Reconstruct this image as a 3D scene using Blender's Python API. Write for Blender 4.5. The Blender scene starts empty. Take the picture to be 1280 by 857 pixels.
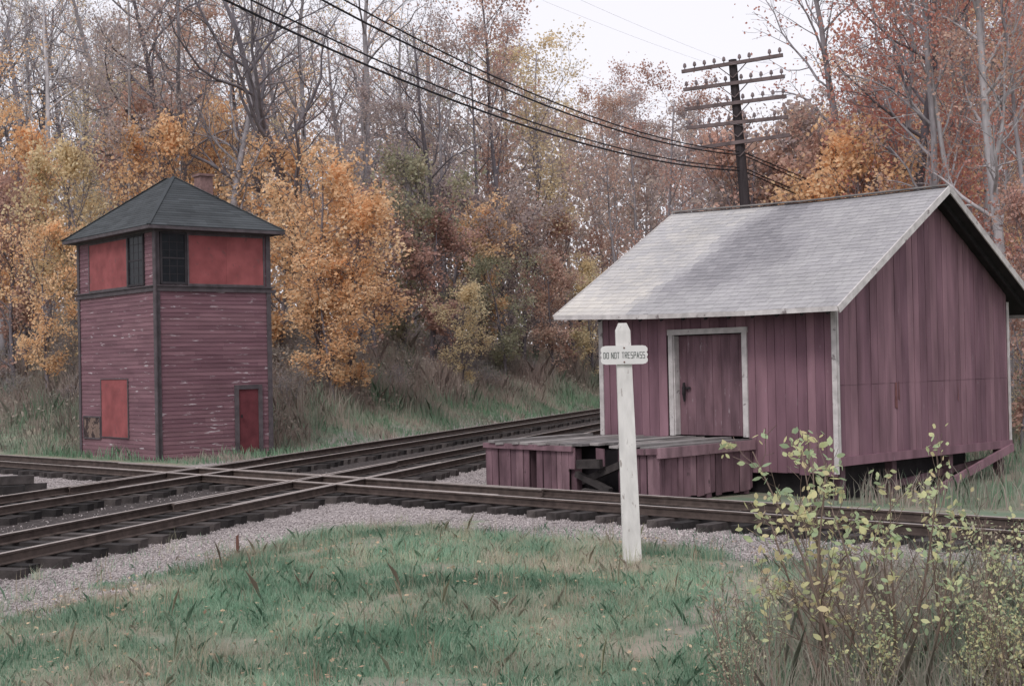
import bpy, math, random
import numpy as np
from mathutils import Vector, Matrix, noise
random.seed(7); NR=np.random.default_rng(7)
scene=bpy.context.scene; COL=scene.collection

# ------------------------------------------------------------ frames of reference
nA=(.952,-.306); dA=(.306,.952)
nB=(.691,.723); dB=(-.723,.691)
def A(x,y): return nA[0]*x+nA[1]*y
def B(x,y): return nB[0]*x+nB[1]*y
def ss(e0,e1,x):
    t=(x-e0)/(e1-e0); t=max(0.,min(1.,t)); return t*t*(3-2*t)
def towerdist(x,y):
    dx,dy=x+11.52,y-47.57
    t=abs(-.6428*dx+.766*dy)-2.97; s=abs(.766*dx+.6428*dy)-2.02
    return math.hypot(max(t,0),max(s,0))
def ground_z(x,y):
    a=A(x,y); b=B(x,y); z=-.30
    nearf=ss(16.8,14,b)*ss(-11.3,-8.5,a)
    z+=.18*nearf
    m=min(b-24,-a-21.3)
    td=ss(.8,6.5,towerdist(x,y)) if 38<y<60 else 1
    if m>0: z+=5.2*(1-math.exp(-m*.085))*td
    if a>-9 and y>48: z+=2.5*(1-math.exp(-(y-48)*.04))*ss(-9,-2,a)
    z-=.35*math.exp(-((x-10.5)**2+(y-29.5)**2)/14)*ss(22.5,24.5,b)
    n=noise.noise(Vector((x*.35,y*.35,0)))*.09+noise.noise(Vector((x*1.3,y*1.3,3)))*.035
    k=max(nearf, ss(0,3,m)*td)
    z+=n*(.15+.85*k)
    return z
def pathd(x,y):
    cx=3.2+(y-19)*.28+.25*math.sin(y*.9)
    return abs(x-cx)
def gravel(x,y):
    a=A(x,y); b=B(x,y)
    n=noise.noise(Vector((x*.5,y*.5,9)))*1.5+noise.noise(Vector((x*2,y*2,5)))*1.1
    ga=ss(-9.7,-10.9,a+n)*ss(-22.4,-21.2,a+n*.5)
    gb=ss(16.2,17.2,b+n)*ss(23.2,22.2,b+n*.3)
    return max(ga,gb)

# ------------------------------------------------------------ mesh helpers
def np_mesh(name,V,F,rnd=None):
    V=np.asarray(V,dtype=np.float32); F=np.asarray(F,dtype=np.int32)
    me=bpy.data.meshes.new(name)
    n,k=F.shape
    me.vertices.add(len(V)); me.vertices.foreach_set('co',V.ravel())
    me.loops.add(n*k); me.loops.foreach_set('vertex_index',F.ravel())
    me.polygons.add(n); me.polygons.foreach_set('loop_start',np.arange(n,dtype=np.int32)*k)
    me.polygons.foreach_set('loop_total',np.full(n,k,dtype=np.int32))
    if rnd is not None:
        at=me.attributes.new('rnd','FLOAT','FACE'); at.data.foreach_set('value',np.asarray(rnd,dtype=np.float32))
    me.update(calc_edges=True); me.validate()
    return me
class MB:
    def __init__(s): s.v=[]; s.f=[]; s.r=[]
    def hexa(s,c,rnd=None):
        if rnd is None: rnd=random.random()
        n=len(s.v); s.v+= [tuple(p) for p in c]
        for q in ((0,3,2,1),(4,5,6,7),(0,1,5,4),(1,2,6,5),(2,3,7,6),(3,0,4,7)):
            s.f.append(tuple(n+i for i in q)); s.r.append(rnd)
    def box(s,c,ax,ay,az,dx,dy,dz,rnd=None):
        c=Vector(c); X=Vector(ax)*dx/2; Y=Vector(ay)*dy/2; Z=Vector(az)*dz/2
        s.hexa([c-X-Y-Z,c+X-Y-Z,c+X+Y-Z,c-X+Y-Z,c-X-Y+Z,c+X-Y+Z,c+X+Y+Z,c-X+Y+Z],rnd)
    def beam(s,p,q,w,h,rnd=None,up=(0,0,1)):
        p=Vector(p);q=Vector(q);d=(q-p);L=d.length;d.normalize()
        sd=d.cross(Vector(up)).normalized(); u=sd.cross(d).normalized()
        s.box((p+q)/2,d,sd,u,L,w,h,rnd)
    def tube(s,pts,rad,sides=6,rnd=.5,cap=True):
        n0=len(s.v); m=len(pts)
        for i,p in enumerate(pts):
            d=(pts[min(i+1,m-1)]-pts[max(i-1,0)])
            if d.length<1e-9: d=Vector((0,0,1))
            d.normalize()
            ref=Vector((1,0,0)) if abs(d.x)<.8 else Vector((0,1,0))
            a=d.cross(ref).normalized(); b=d.cross(a)
            for k in range(sides):
                t=2*math.pi*k/sides
                q=p+(a*math.cos(t)+b*math.sin(t))*rad[i]; s.v.append((q.x,q.y,q.z))
        for i in range(m-1):
            for k in range(sides):
                k2=(k+1)%sides
                s.f.append((n0+i*sides+k,n0+i*sides+k2,n0+(i+1)*sides+k2,n0+(i+1)*sides+k)); s.r.append(rnd)
        if cap:
            s.f.append(tuple(n0+k for k in range(sides))[::-1]); s.r.append(rnd)
            s.f.append(tuple(n0+(m-1)*sides+k for k in range(sides))); s.r.append(rnd)
    def mesh(s,name,base=(0,0,0)):
        me=bpy.data.meshes.new(name)
        bx,by,bz=base
        me.from_pydata([(x-bx,y-by,z-bz) for x,y,z in s.v],[],s.f)
        at=me.attributes.new('rnd','FLOAT','FACE'); at.data.foreach_set('value',s.r)
        me.update(); return me
def obj(name,me,mat=None,parent=None,label=None):
    o=bpy.data.objects.new(name,me); COL.objects.link(o)
    if mat is not None and me is not None: me.materials.append(mat)
    if parent is not None: o.parent=parent
    if label: o['label']=label
    return o
def thing(name,loc,label,cat,group=None):
    e=bpy.data.objects.new(name,None); COL.objects.link(e); e.location=loc
    e.empty_display_size=.3
    e['label']=label; e['category']=cat
    if group: e['group']=group
    return e

# ------------------------------------------------------------ materials
def mat(name,stops,rough=.85,nscale=4.,namt=.25,bump=.2,bscale=30.,stretch=(1,1,1),fleck=None,fth=.62,fscale=6.,fstretch=(1,1,1),metal=0.,transl=0.,objrand=0.,spec=.2):
    m=bpy.data.materials.new(name); m.use_nodes=True; nt=m.node_tree; N=nt.nodes; L=nt.links
    bs=N['Principled BSDF']; out=N['Material Output']
    bs.inputs['Roughness'].default_value=rough; bs.inputs['Metallic'].default_value=metal
    bs.inputs['Specular IOR Level'].default_value=spec
    at=N.new('ShaderNodeAttribute'); at.attribute_name='rnd'
    ramp=N.new('ShaderNodeValToRGB'); el=ramp.color_ramp.elements
    fac=at.outputs['Fac']
    if objrand>0:
        oi=N.new('ShaderNodeObjectInfo'); mm=N.new('ShaderNodeMath'); mm.operation='MULTIPLY_ADD'
        L.new(oi.outputs['Random'],mm.inputs[0]); mm.inputs[1].default_value=objrand
        m3=N.new('ShaderNodeMath'); m3.operation='MULTIPLY'; L.new(fac,m3.inputs[0]); m3.inputs[1].default_value=1-objrand
        L.new(m3.outputs[0],mm.inputs[2]); fac=mm.outputs[0]
    L.new(fac,ramp.inputs[0])
    for i,c in enumerate(stops):
        pos=i/(len(stops)-1) if len(stops)>1 else 0
        if i<2: e=el[i]; e.position=pos
        else: e=el.new(pos)
        e.color=(*c,1)
    if len(stops)==1: el[1].color=(*stops[0],1)
    tc=N.new('ShaderNodeTexCoord'); mp=N.new('ShaderNodeMapping'); L.new(tc.outputs['Object'],mp.inputs[0]); mp.inputs['Scale'].default_value=stretch
    nz=N.new('ShaderNodeTexNoise'); nz.inputs['Scale'].default_value=nscale; nz.inputs['Detail'].default_value=5; L.new(mp.outputs[0],nz.inputs['Vector'])
    mr=N.new('ShaderNodeMapRange'); mr.inputs[1].default_value=.3; mr.inputs[2].default_value=.7; mr.inputs[3].default_value=1-namt; mr.inputs[4].default_value=1+namt
    L.new(nz.outputs['Fac'],mr.inputs[0])
    mx=N.new('ShaderNodeVectorMath'); mx.operation='SCALE'; L.new(ramp.outputs[0],mx.inputs[0]); L.new(mr.outputs[0],mx.inputs['Scale'])
    col=mx.outputs[0]
    if fleck:
        mp2=N.new('ShaderNodeMapping'); L.new(tc.outputs['Object'],mp2.inputs[0]); mp2.inputs['Scale'].default_value=fstretch
        n2=N.new('ShaderNodeTexNoise'); n2.inputs['Scale'].default_value=fscale; n2.inputs['Detail'].default_value=8; n2.inputs['Roughness'].default_value=.65; L.new(mp2.outputs[0],n2.inputs['Vector'])
        m2=N.new('ShaderNodeMapRange'); m2.inputs[1].default_value=fth; m2.inputs[2].default_value=fth+.05; L.new(n2.outputs['Fac'],m2.inputs[0])
        mi=N.new('ShaderNodeMix'); mi.data_type='RGBA'; L.new(m2.outputs[0],mi.inputs['Factor']); L.new(col,mi.inputs[6]); mi.inputs[7].default_value=(*fleck,1)
        col=mi.outputs[2]
    L.new(col,bs.inputs['Base Color'])
    if bump>0:
        b=N.new('ShaderNodeBump'); nb=N.new('ShaderNodeTexNoise'); nb.inputs['Scale'].default_value=bscale; nb.inputs['Detail'].default_value=4; L.new(mp.outputs[0],nb.inputs['Vector'])
        b.inputs['Strength'].default_value=bump; b.inputs['Distance'].default_value=.02; L.new(nb.outputs['Fac'],b.inputs['Height']); L.new(b.outputs[0],bs.inputs['Normal'])
    if transl>0:
        tr=N.new('ShaderNodeBsdfTranslucent'); L.new(col,tr.inputs[0]); ms=N.new('ShaderNodeMixShader'); ms.inputs[0].default_value=transl
        L.new(bs.outputs[0],ms.inputs[1]); L.new(tr.outputs[0],ms.inputs[2]); L.new(ms.outputs[0],out.inputs[0])
    return m
m_wall=mat('faded_maroon_boards',[(.160,.088,.112),(.198,.111,.136),(.245,.142,.168)],nscale=1.2,namt=.28,stretch=(3,3,.5),fleck=(.30,.23,.255),fth=.655,fscale=5,fstretch=(4,4,.5))
m_plat=mat('rotten_maroon_planks',[(.12,.072,.085),(.175,.104,.122),(.235,.15,.168)],nscale=2,namt=.4,stretch=(2,2,.6),fleck=(.08,.055,.058),fth=.62,fscale=4,fstretch=(2,2,.6),bump=.4)
m_clap=mat('peeling_maroon_clapboard',[(.162,.085,.103),(.188,.102,.12),(.215,.12,.138)],nscale=1.5,namt=.2,stretch=(.5,.5,4),fleck=(.46,.40,.42),fth=.61,fscale=1.7,fstretch=(.9,.9,6))
m_redpanel=mat('red_panel_paint',[(.26,.077,.080),(.30,.093,.094)],nscale=2,namt=.22,bump=.15,fleck=(.20,.08,.08),fth=.60)
m_reddoor=mat('dark_red_door_paint',[(.12,.034,.04),(.145,.04,.048)],nscale=3,namt=.2)
m_shed_door=mat('shed_door_paint',[(.14,.085,.10),(.175,.103,.12)],nscale=2,namt=.3,stretch=(3,3,.6),fleck=(.27,.21,.23),fth=.62,fscale=4,fstretch=(3,3,.7))
m_trimdark=mat('dark_grey_trim',[(.08,.068,.075),(.11,.094,.10)],namt=.25)
m_white=mat('weathered_white_paint',[(.62,.60,.58),(.71,.685,.665)],nscale=5,namt=.14,stretch=(2,2,.6),fleck=(.36,.32,.30),fth=.61,fscale=7,fstretch=(2,2,.6))
m_rake=mat('weathered_cream_fascia',[(.46,.43,.42),(.56,.53,.52)],nscale=5,namt=.2,fleck=(.22,.19,.19),fth=.60)
m_tan=mat('dirty_tan_board',[(.13,.09,.08),(.24,.17,.14)],nscale=3,namt=.4,fleck=(.05,.035,.035),fth=.5,fscale=3)
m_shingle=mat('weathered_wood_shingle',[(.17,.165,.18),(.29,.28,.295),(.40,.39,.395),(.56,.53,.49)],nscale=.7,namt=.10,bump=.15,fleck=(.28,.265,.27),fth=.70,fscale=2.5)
m_asphalt_sh=mat('dark_asphalt_shingle',[(.045,.050,.054),(.056,.062,.067),(.068,.075,.081)],nscale=1,namt=.2)
m_grey_wood=mat('weathered_grey_deck',[(.15,.14,.14),(.22,.205,.20),(.32,.295,.285)],nscale=2,namt=.35,bump=.4)
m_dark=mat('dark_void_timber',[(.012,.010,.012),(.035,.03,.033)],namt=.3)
m_glass=mat('dark_window_glass',[(.012,.014,.018)],rough=.35,bump=0,spec=.15)
m_winframe=mat('near_black_sash',[(.035,.032,.036),(.05,.045,.05)],namt=.2)
m_tie=mat('creosoted_tie',[(.028,.025,.025),(.05,.043,.042),(.085,.073,.07)],nscale=6,namt=.35,bump=.5)
m_rail=mat('rusty_rail_steel',[(.075,.056,.05),(.105,.08,.07)],nscale=6,namt=.3,rough=.7,metal=.2)
m_railtop=mat('worn_rail_head',[(.36,.32,.30),(.42,.37,.345)],nscale=3,namt=.2,rough=.5,metal=.4)
m_stone=mat('ballast_stone',[(.17,.15,.148),(.37,.33,.325),(.54,.485,.475)],nscale=.5,namt=.25,bump=0)
m_bark=mat('grey_bark',[(.23,.21,.225),(.33,.305,.32)],nscale=3,namt=.3,stretch=(2,2,.5),bump=.4,objrand=.6)  # tree bark and leaf colours are paled to stand in for haze
m_barkd=mat('dark_bark',[(.14,.125,.14),(.19,.17,.185)],nscale=3,namt=.3,stretch=(2,2,.5),bump=.4)
m_barkl=mat('pale_bark',[(.36,.34,.35),(.46,.43,.44)],nscale=2,namt=.3,stretch=(2,2,.5),bump=.4)
m_brown_stem=mat('brown_stem',[(.14,.10,.08),(.24,.18,.15)],namt=.2,bump=0)
LT=.45
m_orange=mat('orange_leaves',[(.66,.39,.21),(.84,.54,.31),(.88,.64,.41),(.82,.66,.46)],nscale=.6,namt=.2,bump=0,transl=LT,objrand=.2)
m_yellow=mat('ochre_leaves',[(.54,.43,.27),(.70,.56,.35),(.77,.64,.43),(.58,.55,.36)],nscale=.6,namt=.2,bump=0,transl=LT,objrand=.3)
m_russet=mat('russet_leaves',[(.40,.25,.22),(.54,.34,.29),(.63,.43,.35),(.61,.48,.38)],nscale=.5,namt=.25,bump=0,transl=LT,objrand=.35)
m_mauve=mat('mauve_brown_leaves',[(.36,.31,.32),(.46,.38,.38),(.54,.45,.41),(.64,.52,.42)],nscale=.4,namt=.2,bump=0,transl=LT,objrand=.35)
m_red=mat('crimson_leaves',[(.40,.15,.14),(.53,.23,.19),(.60,.31,.24),(.54,.27,.25)],nscale=.5,namt=.25,bump=0,transl=LT,objrand=.25)
m_olive=mat('olive_leaves',[(.23,.24,.18),(.32,.33,.23),(.42,.40,.28),(.52,.44,.32)],nscale=.5,namt=.25,bump=0,transl=LT,objrand=.35)
m_brush=mat('grey_brown_brush',[(.25,.235,.205),(.34,.31,.27),(.42,.365,.315),(.48,.39,.33)],nscale=.5,namt=.25,bump=0,transl=LT,objrand=.2)
m_bush=mat('yellow_green_leaves',[(.30,.39,.25),(.42,.52,.32),(.56,.62,.36),(.72,.69,.38),(.64,.53,.33)],nscale=3,namt=.15,bump=0,transl=LT)
m_grass=mat('autumn_grass_blades',[(.16,.27,.185),(.23,.37,.26),(.32,.45,.33),(.46,.46,.35),(.58,.50,.42)],nscale=.35,namt=.35,bump=0,transl=.4)
m_weed=mat('dry_weeds',[(.19,.31,.20),(.27,.33,.25),(.34,.33,.275),(.42,.36,.31),(.38,.30,.27)],nscale=.25,namt=.3,bump=0,transl=.35)
m_litter=mat('fallen_leaf_litter',[(.33,.21,.15),(.50,.36,.24),(.56,.48,.34)],bump=0,namt=.1)
m_dryweed=mat('dry_weed_leaves',[(.34,.27,.21),(.45,.39,.29),(.42,.45,.29)],bump=0,namt=.1,transl=.3)
m_black=mat('black_cable',[(.02,.018,.022)],bump=0,rough=.6)
m_wire=mat('grey_wire',[(.40,.38,.41)],bump=0,rough=.6)
m_pole=mat('creosoted_pole_wood',[(.035,.028,.03),(.055,.045,.048)],nscale=4,namt=.3,stretch=(3,3,.4))
m_arm=mat('weathered_crossarm',[(.12,.09,.09),(.18,.14,.14)],nscale=4,namt=.3)
m_insul=mat('insulator_glass',[(.14,.10,.10),(.22,.18,.19)],bump=0,rough=.3)
m_letter=mat('faded_green_black_lettering',[(.085,.105,.10)],bump=0)
m_brick=mat('chimney_brick',[(.20,.125,.12),(.26,.16,.15)],nscale=8,namt=.3)
m_rust=mat('rust',[(.15,.075,.06)],namt=.3)

def ground_mat():
    m=bpy.data.materials.new('ground_cover'); m.use_nodes=True; nt=m.node_tree;N=nt.nodes;L=nt.links;bs=N['Principled BSDF']
    bs.inputs['Roughness'].default_value=.95; bs.inputs['Specular IOR Level'].default_value=.1
    tc=N.new('ShaderNodeTexCoord')
    def nz(s,d=5):
        n=N.new('ShaderNodeTexNoise'); n.inputs['Scale'].default_value=s; n.inputs['Detail'].default_value=d; L.new(tc.outputs['Object'],n.inputs[0]); return n
    def rp(src,cols):
        r=N.new('ShaderNodeValToRGB'); L.new(src,r.inputs[0]); el=r.color_ramp.elements
        for i,(p,c) in enumerate(cols):
            e=el[i] if i<2 else el.new(p)
            e.position=p; e.color=(*c,1)
        return r
    g=rp(nz(.9,8).outputs['Fac'],[(.3,(.15,.21,.145)),(.5,(.20,.235,.17)),(.62,(.27,.25,.195)),(.75,(.31,.26,.21))])
    vo=N.new('ShaderNodeTexVoronoi'); vo.inputs['Scale'].default_value=26; L.new(tc.outputs['Object'],vo.inputs[0])
    gr=rp(vo.outputs['Color'],[(.1,(.18,.158,.156)),(.5,(.325,.29,.285)),(.9,(.47,.42,.412))])
    ci=rp(nz(14,6).outputs['Fac'],[(.3,(.035,.031,.031)),(.55,(.08,.069,.067)),(.75,(.16,.138,.134))])
    di=rp(nz(5,8).outputs['Fac'],[(.3,(.21,.18,.155)),(.7,(.35,.30,.265))])
    def at(n):
        a=N.new('ShaderNodeAttribute'); a.attribute_name=n; return a.outputs['Fac']
    def mix(f,c1,c2):
        x=N.new('ShaderNodeMix'); x.data_type='RGBA'; L.new(f,x.inputs[0]); L.new(c1,x.inputs[6]); L.new(c2,x.inputs[7]); return x.outputs[2]
    c=mix(at('dirt'),g.outputs[0],di.outputs[0]); c=mix(at('gravel'),c,gr.outputs[0]); c=mix(at('cinder'),c,ci.outputs[0])
    L.new(c,bs.inputs['Base Color'])
    b=N.new('ShaderNodeBump'); b.inputs['Strength'].default_value=.5; b.inputs['Distance'].default_value=.03; L.new(vo.outputs['Distance'],b.inputs['Height']); L.new(b.outputs[0],bs.inputs['Normal'])
    return m
def axis(fine0,fine1,step,mid0,mid1,mstep,lo,hi):
    a=list(np.arange(mid0,fine0,mstep))+list(np.arange(fine0,fine1,step))+list(np.arange(fine1,mid1,mstep))
    d=mstep; x=mid0; pre=[]
    while x>lo: d*=1.5; x-=d; pre.append(x)
    d=mstep; x=a[-1]; post=[]
    while x<hi: d*=1.5; x+=d; post.append(x)
    return pre[::-1]+a+post
xs=axis(-18,14,.22,-60,60,1.5,-1500,1500); ys=axis(8,50,.22,-10,130,1.5,-1500,1500)
nx,ny=len(xs),len(ys); V=np.zeros((nx*ny,3),np.float32); gv=np.zeros(nx*ny,np.float32); cv=np.zeros(nx*ny,np.float32); dv_=np.zeros(nx*ny,np.float32)
def barenoise(x,y): return noise.noise(Vector((x*.55,y*.55,21)))+.5*noise.noise(Vector((x*1.7,y*1.7,22)))
i=0
for y in ys:
    for x in xs:
        V[i]=(x,y,ground_z(x,y))
        a=A(x,y); b=B(x,y)
        if abs(x)<100 and -5<y<140:
            gv[i]=gravel(x,y)
            n=noise.noise(Vector((x*.8,y*.8,2)))*.8
            c=ss(-20.8,-19.8,a+n)*ss(-12.4,-13.1,a+n*.5)
            c=max(c, ss(18.8,19.3,b+n*.3)*ss(21.5,20.8,b+n*.3)*.9)
            cv[i]=c
            dv_[i]=max(ss(.5,.1,pathd(x,y)+n*.3)*ss(12,14,y)*.8, ss(.25,.6,barenoise(x,y))*.5)
        i+=1
I=np.arange(nx*ny).reshape(ny,nx)
F=np.stack([I[:-1,:-1],I[:-1,1:],I[1:,1:],I[1:,:-1]],-1).reshape(-1,4)
me=np_mesh('ground',V,F)
for n,arr in (('gravel',gv),('cinder',cv),('dirt',dv_)):
    at=me.attributes.new(n,'FLOAT','POINT'); at.data.foreach_set('value',arr)
me.polygons.foreach_set('use_smooth',np.ones(len(F),bool))
go=obj('ground',me,ground_mat()); go['kind']='structure'

# ------------------------------------------------------------ tracks
def rail_mesh(name,p0,p1,ztop,h=.165,hw=.037):
    p0=Vector((*p0,0)); p1=Vector((*p1,0)); d=(p1-p0).normalized(); s=Vector((d.y,-d.x,0))
    prof=[(-.07,-h),(.07,-h),(.07,-h+.014),(.012,-h+.035),(.012,-.045),(hw,-.036),(hw,-.006),(hw-.008,0),(-hw+.008,0),(-hw,-.006),(-hw,-.036),(-.012,-.045),(-.012,-h+.035),(-.07,-h+.014)]
    n=len(prof); L=(p1-p0).length; k=max(2,int(L/12)); vs=[];fs=[]
    for j in range(k+1):
        q=p0+d*(L*j/k)
        for (a,b) in prof: vs.append((q.x+s.x*a,q.y+s.y*a,ztop+b))
    top=[]
    for j in range(k):
        for i in range(n):
            i2=(i+1)%n; fs.append((j*n+i,j*n+i2,(j+1)*n+i2,(j+1)*n+i)); top.append(1 if i in (6,7,8) else 0)
    fs.append(tuple(range(n))); top.append(0); fs.append(tuple(range(k*n,k*n+n))[::-1]); top.append(0)
    me=bpy.data.meshes.new(name); me.from_pydata(vs,[],fs)
    me.materials.append(m_rail); me.materials.append(m_railtop)
    me.polygons.foreach_set('material_index',top)
    at=me.attributes.new('rnd','FLOAT','FACE'); at.data.foreach_set('value',[random.random() for _ in fs])
    me.update(); return me
def PA(a,c): return (nA[0]*a+dA[0]*c, nA[1]*a+dA[1]*c)
def PB(b,c): return (nB[0]*b+dB[0]*c, nB[1]*b+dB[1]*c)
tie_me=[]
for k in range(4):
    mb=MB(); mb.box((0,0,0),(1,0,0),(0,1,0),(0,0,1),2.6+.12*(k%3-1),.23,.2,k/3)
    me=mb.mesh('tie')
    for v in me.vertices: v.co+=Vector((random.uniform(-.02,.02),random.uniform(-.012,.012),random.uniform(-.006,.006)))
    me.materials.append(m_tie); tie_me.append(me)
def track(label,P,center,c0,c1,normal,skip,cross,zt,tz):
    e=thing('railway_track',(0,0,0),label,'railway track','railway tracks at the level junction')
    g=.7175+.037
    for s in (-1,1):
        obj('rail',rail_mesh('rail',P(center+s*g,c0),P(center+s*g,c1),zt),None,e)
    for (cc,ln) in cross:
        for s in (-1,1):
            obj('guard_rail',rail_mesh('guard_rail',P(center+s*(g-.13),cc-ln),P(center+s*(g-.13),cc+ln),zt-.006),None,e)
    ang=math.atan2(normal[1],normal[0])
    c=c0; cnt=0; rest=MB()
    while c<c1:
        x,y=P(center,c)
        c+=.54+random.uniform(-.05,.05)
        if skip(x,y): continue
        zz=tz+random.uniform(-.015,.008); rz=ang+random.uniform(-.03,.03)
        off=random.uniform(-.07,.07)
        x+=normal[0]*off; y+=normal[1]*off
        if cnt<98:
            o=obj('tie',random.choice(tie_me),None,e); o.location=(x,y,zz-.1); o.rotation_euler=(random.uniform(-.006,.006),0,rz)
        else:
            rest.box((x,y,zz-.1),(math.cos(rz),math.sin(rz),0),(-math.sin(rz),math.cos(rz),0),(0,0,1),2.6,.23,.2)
        cnt+=1
    if rest.v:
        o=obj('ties_beyond',rest.mesh('ties_beyond'),m_tie,e); o['kind']='stuff'
    return e
AC1,AC2,BC=-13.72,-18.32,20.0
def cof(x,y,d): return x*d[0]+y*d[1]
X1=(-4.22,31.7); X2=(-7.92,35.23)
track('rusty main line track on dark ties beside pale ballast',PA,AC1,12,100,nA,lambda x,y:False,[(cof(*X1,dA),5.5)],0.0,-.166)
track('second parallel main line track in cinder ballast',PA,AC2,14,100,nA,lambda x,y:False,[(cof(*X2,dA),4.5)],0.0,-.166)
track('branch track crossing both main tracks, passing freight platform',PB,BC,-8,52,nB,
      lambda x,y: abs(A(x,y)-AC1)<1.75 or abs(A(x,y)-AC2)<1.75,[(cof(*X1,dB)+2.0,8.0)],0.004,-.170)
mb=MB(); sx,sy=-4.15,20.9; gz=ground_z(sx,sy)
mb.hexa([(sx-.025,sy-.02,gz-.05),(sx+.025,sy-.02,gz-.05),(sx+.025,sy+.02,gz-.05),(sx-.025,sy+.02,gz-.05),(sx-.02,sy-.015,gz+.3),(sx+.015,sy-.015,gz+.33),(sx+.015,sy+.015,gz+.33),(sx-.02,sy+.015,gz+.3)])
o=obj('stake',mb.mesh('stake',(sx,sy,gz)),m_rust); o.location=(sx,sy,gz); o['label']='short rusty stake standing in pale ballast'; o['category']='stake'
for (x,y,zz,rz,me_) in ((-12.7,32.6,-.20,.35,0),(-12.5,33.3,-.20,.28,1),(-12.75,33.0,.0,.45,2)):
    o=obj('discarded_tie',tie_me[me_]); o.location=(x,y,zz); o.rotation_euler=(0,0,rz); o['label']='discarded dark railway tie piled between the tracks'; o['category']='timber'; o['group']='pile of discarded ties'

# ------------------------------------------------------------ gravel stones
def scatter(n,test,x0,x1,y0,y1):
    out=[]
    tries=0
    while len(out)<n and tries<n*30:
        tries+=1
        x=random.uniform(x0,x1); y=random.uniform(y0,y1)
        if test(x,y): out.append((x,y,ground_z(x,y)))
    return np.array(out)
def infrustum(x,y,mg=.05): return abs(x)<(.37+mg)*y+.5
def stest(x,y):
    if not infrustum(x,y): return False
    g=gravel(x,y)
    if random.random()>g: return False
    if y>26 and random.random()<.5: return False
    a=A(x,y); b=B(x,y)
    if -20<a<-12.9 and random.random()<.93: return False
    if 19<b<21 and random.random()<.85: return False
    return True
P=scatter(42000,stest,-14,12,12,38)
oc=np.array([(1,0,0),(-1,0,0),(0,1,0),(0,-1,0),(0,0,1),(0,0,-1)],float); of=np.array([(0,2,4),(2,1,4),(1,3,4),(3,0,4),(2,0,5),(1,2,5),(3,1,5),(0,3,5)])
n=len(P); sc=NR.uniform(.009,.023,(n,1,1))*NR.uniform(.6,1.3,(n,1,3))*np.array([1,1,.8])
th=NR.uniform(0,6.28,n); R=np.zeros((n,3,3)); R[:,0,0]=np.cos(th);R[:,0,1]=-np.sin(th);R[:,1,0]=np.sin(th);R[:,1,1]=np.cos(th);R[:,2,2]=1
Vs=np.einsum('nij,nkj->nki',R,oc[None]*sc*NR.uniform(.75,1.25,(n,6,3)))+P[:,None,:]+np.array([0,0,.006])
Fs=(of[None]+(np.arange(n)*6)[:,None,None]).reshape(-1,3)
o=obj('gravel',np_mesh('gravel',Vs.reshape(-1,3),Fs,np.repeat(NR.random(n),8)),m_stone); o['kind']='stuff'; o['label']='grey-beige limestone ballast stones'; o['category']='gravel'

# ------------------------------------------------------------ grass
def blades(name,P,hmin,hmax,w,mat_,label,cat,bend=.5,rndv=None,shift=0.):
    n=len(P); h=NR.uniform(hmin,hmax,n)*(rndv if rndv is not None else 1); th=NR.uniform(0,6.28,n); w=w*NR.uniform(.6,1.4,n)
    dx,dy=np.cos(th),np.sin(th); lean=NR.uniform(0,bend,n)*h; ph=NR.uniform(0,6.28,n); lx,ly=np.cos(ph)*lean,np.sin(ph)*lean
    b=P; V=np.zeros((n,5,3))
    V[:,0]=b+np.stack([-dx*w/2,-dy*w/2,-.02+0*h],1); V[:,1]=b+np.stack([dx*w/2,dy*w/2,-.02+0*h],1)
    V[:,2]=b+np.stack([dx*w*.35+lx*.35,dy*w*.35+ly*.35,h*.6],1); V[:,4]=b+np.stack([-dx*w*.35+lx*.35,-dy*w*.35+ly*.35,h*.6],1)
    V[:,3]=b+np.stack([lx,ly,h],1)
    F=np.arange(n*5).reshape(n,5)
    r=NR.random(n)
    patch=np.array([noise.noise(Vector((p[0]*.45,p[1]*.45,7)))+.6*noise.noise(Vector((p[0]*1.6,p[1]*1.6,8))) for p in P])
    r=np.clip(r*.55+.15+patch*.85+shift,0,1)
    o=obj(name,np_mesh(name,V.reshape(-1,3),F,r),mat_); o['kind']='stuff'; o['label']=label; o['category']=cat
    return o
def gtest(x,y):
    if not infrustum(x,y,.12): return False
    if A(x,y)<-12.3 or B(x,y)>18.5: return False
    if gravel(x,y)>random.uniform(.1,1.06): return False
    if pathd(x,y)<.28 and y>12.5 and random.random()<.75: return False
    bn=barenoise(x,y)
    if random.random()<ss(.1,.6,bn)*.8: return False
    return random.random()<.8
P=scatter(135000,gtest,-8,11,9,24)
hs=np.array([.65+1.2*max(0,noise.noise(Vector((p[0]*.7,p[1]*.7,1))))+1.3*max(0,noise.noise(Vector((p[0]*2.5,p[1]*2.5,1)))) for p in P])
blades('grass',P,.03,.12,.009,m_grass,'short mixed green and dry autumn grass','grass',1.2,hs)
T=[]
for _ in range(900):
    x=random.uniform(-7,8); y=random.uniform(10,23)
    if gtest(x,y):
        s=random.uniform(.03,.14); kk=random.randint(15,60)
        for _ in range(kk): 
            xx=x+random.gauss(0,s); yy=y+random.gauss(0,s); T.append((xx,yy,ground_z(xx,yy)))
blades('grass_tufts',np.array(T),.06,.24,.006,m_grass,'taller tufts of rank grass','grass',.9,None,.10)
T=[]
for _ in range(330):
    x=random.uniform(-7,8); y=random.uniform(11,23)
    if gtest(x,y) or (random.random()<.3 and infrustum(x,y) and -12<A(x,y) and B(x,y)<18.5):
        for _ in range(14):
            xx=x+random.gauss(0,.07); yy=y+random.gauss(0,.07); T.append((xx,yy,ground_z(xx,yy)))
blades('dry_stalks',np.array(T),.12,.42,.005,m_dryweed,'thin dry weed stalks at the ballast edge','weeds',.6,None,0)
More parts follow.
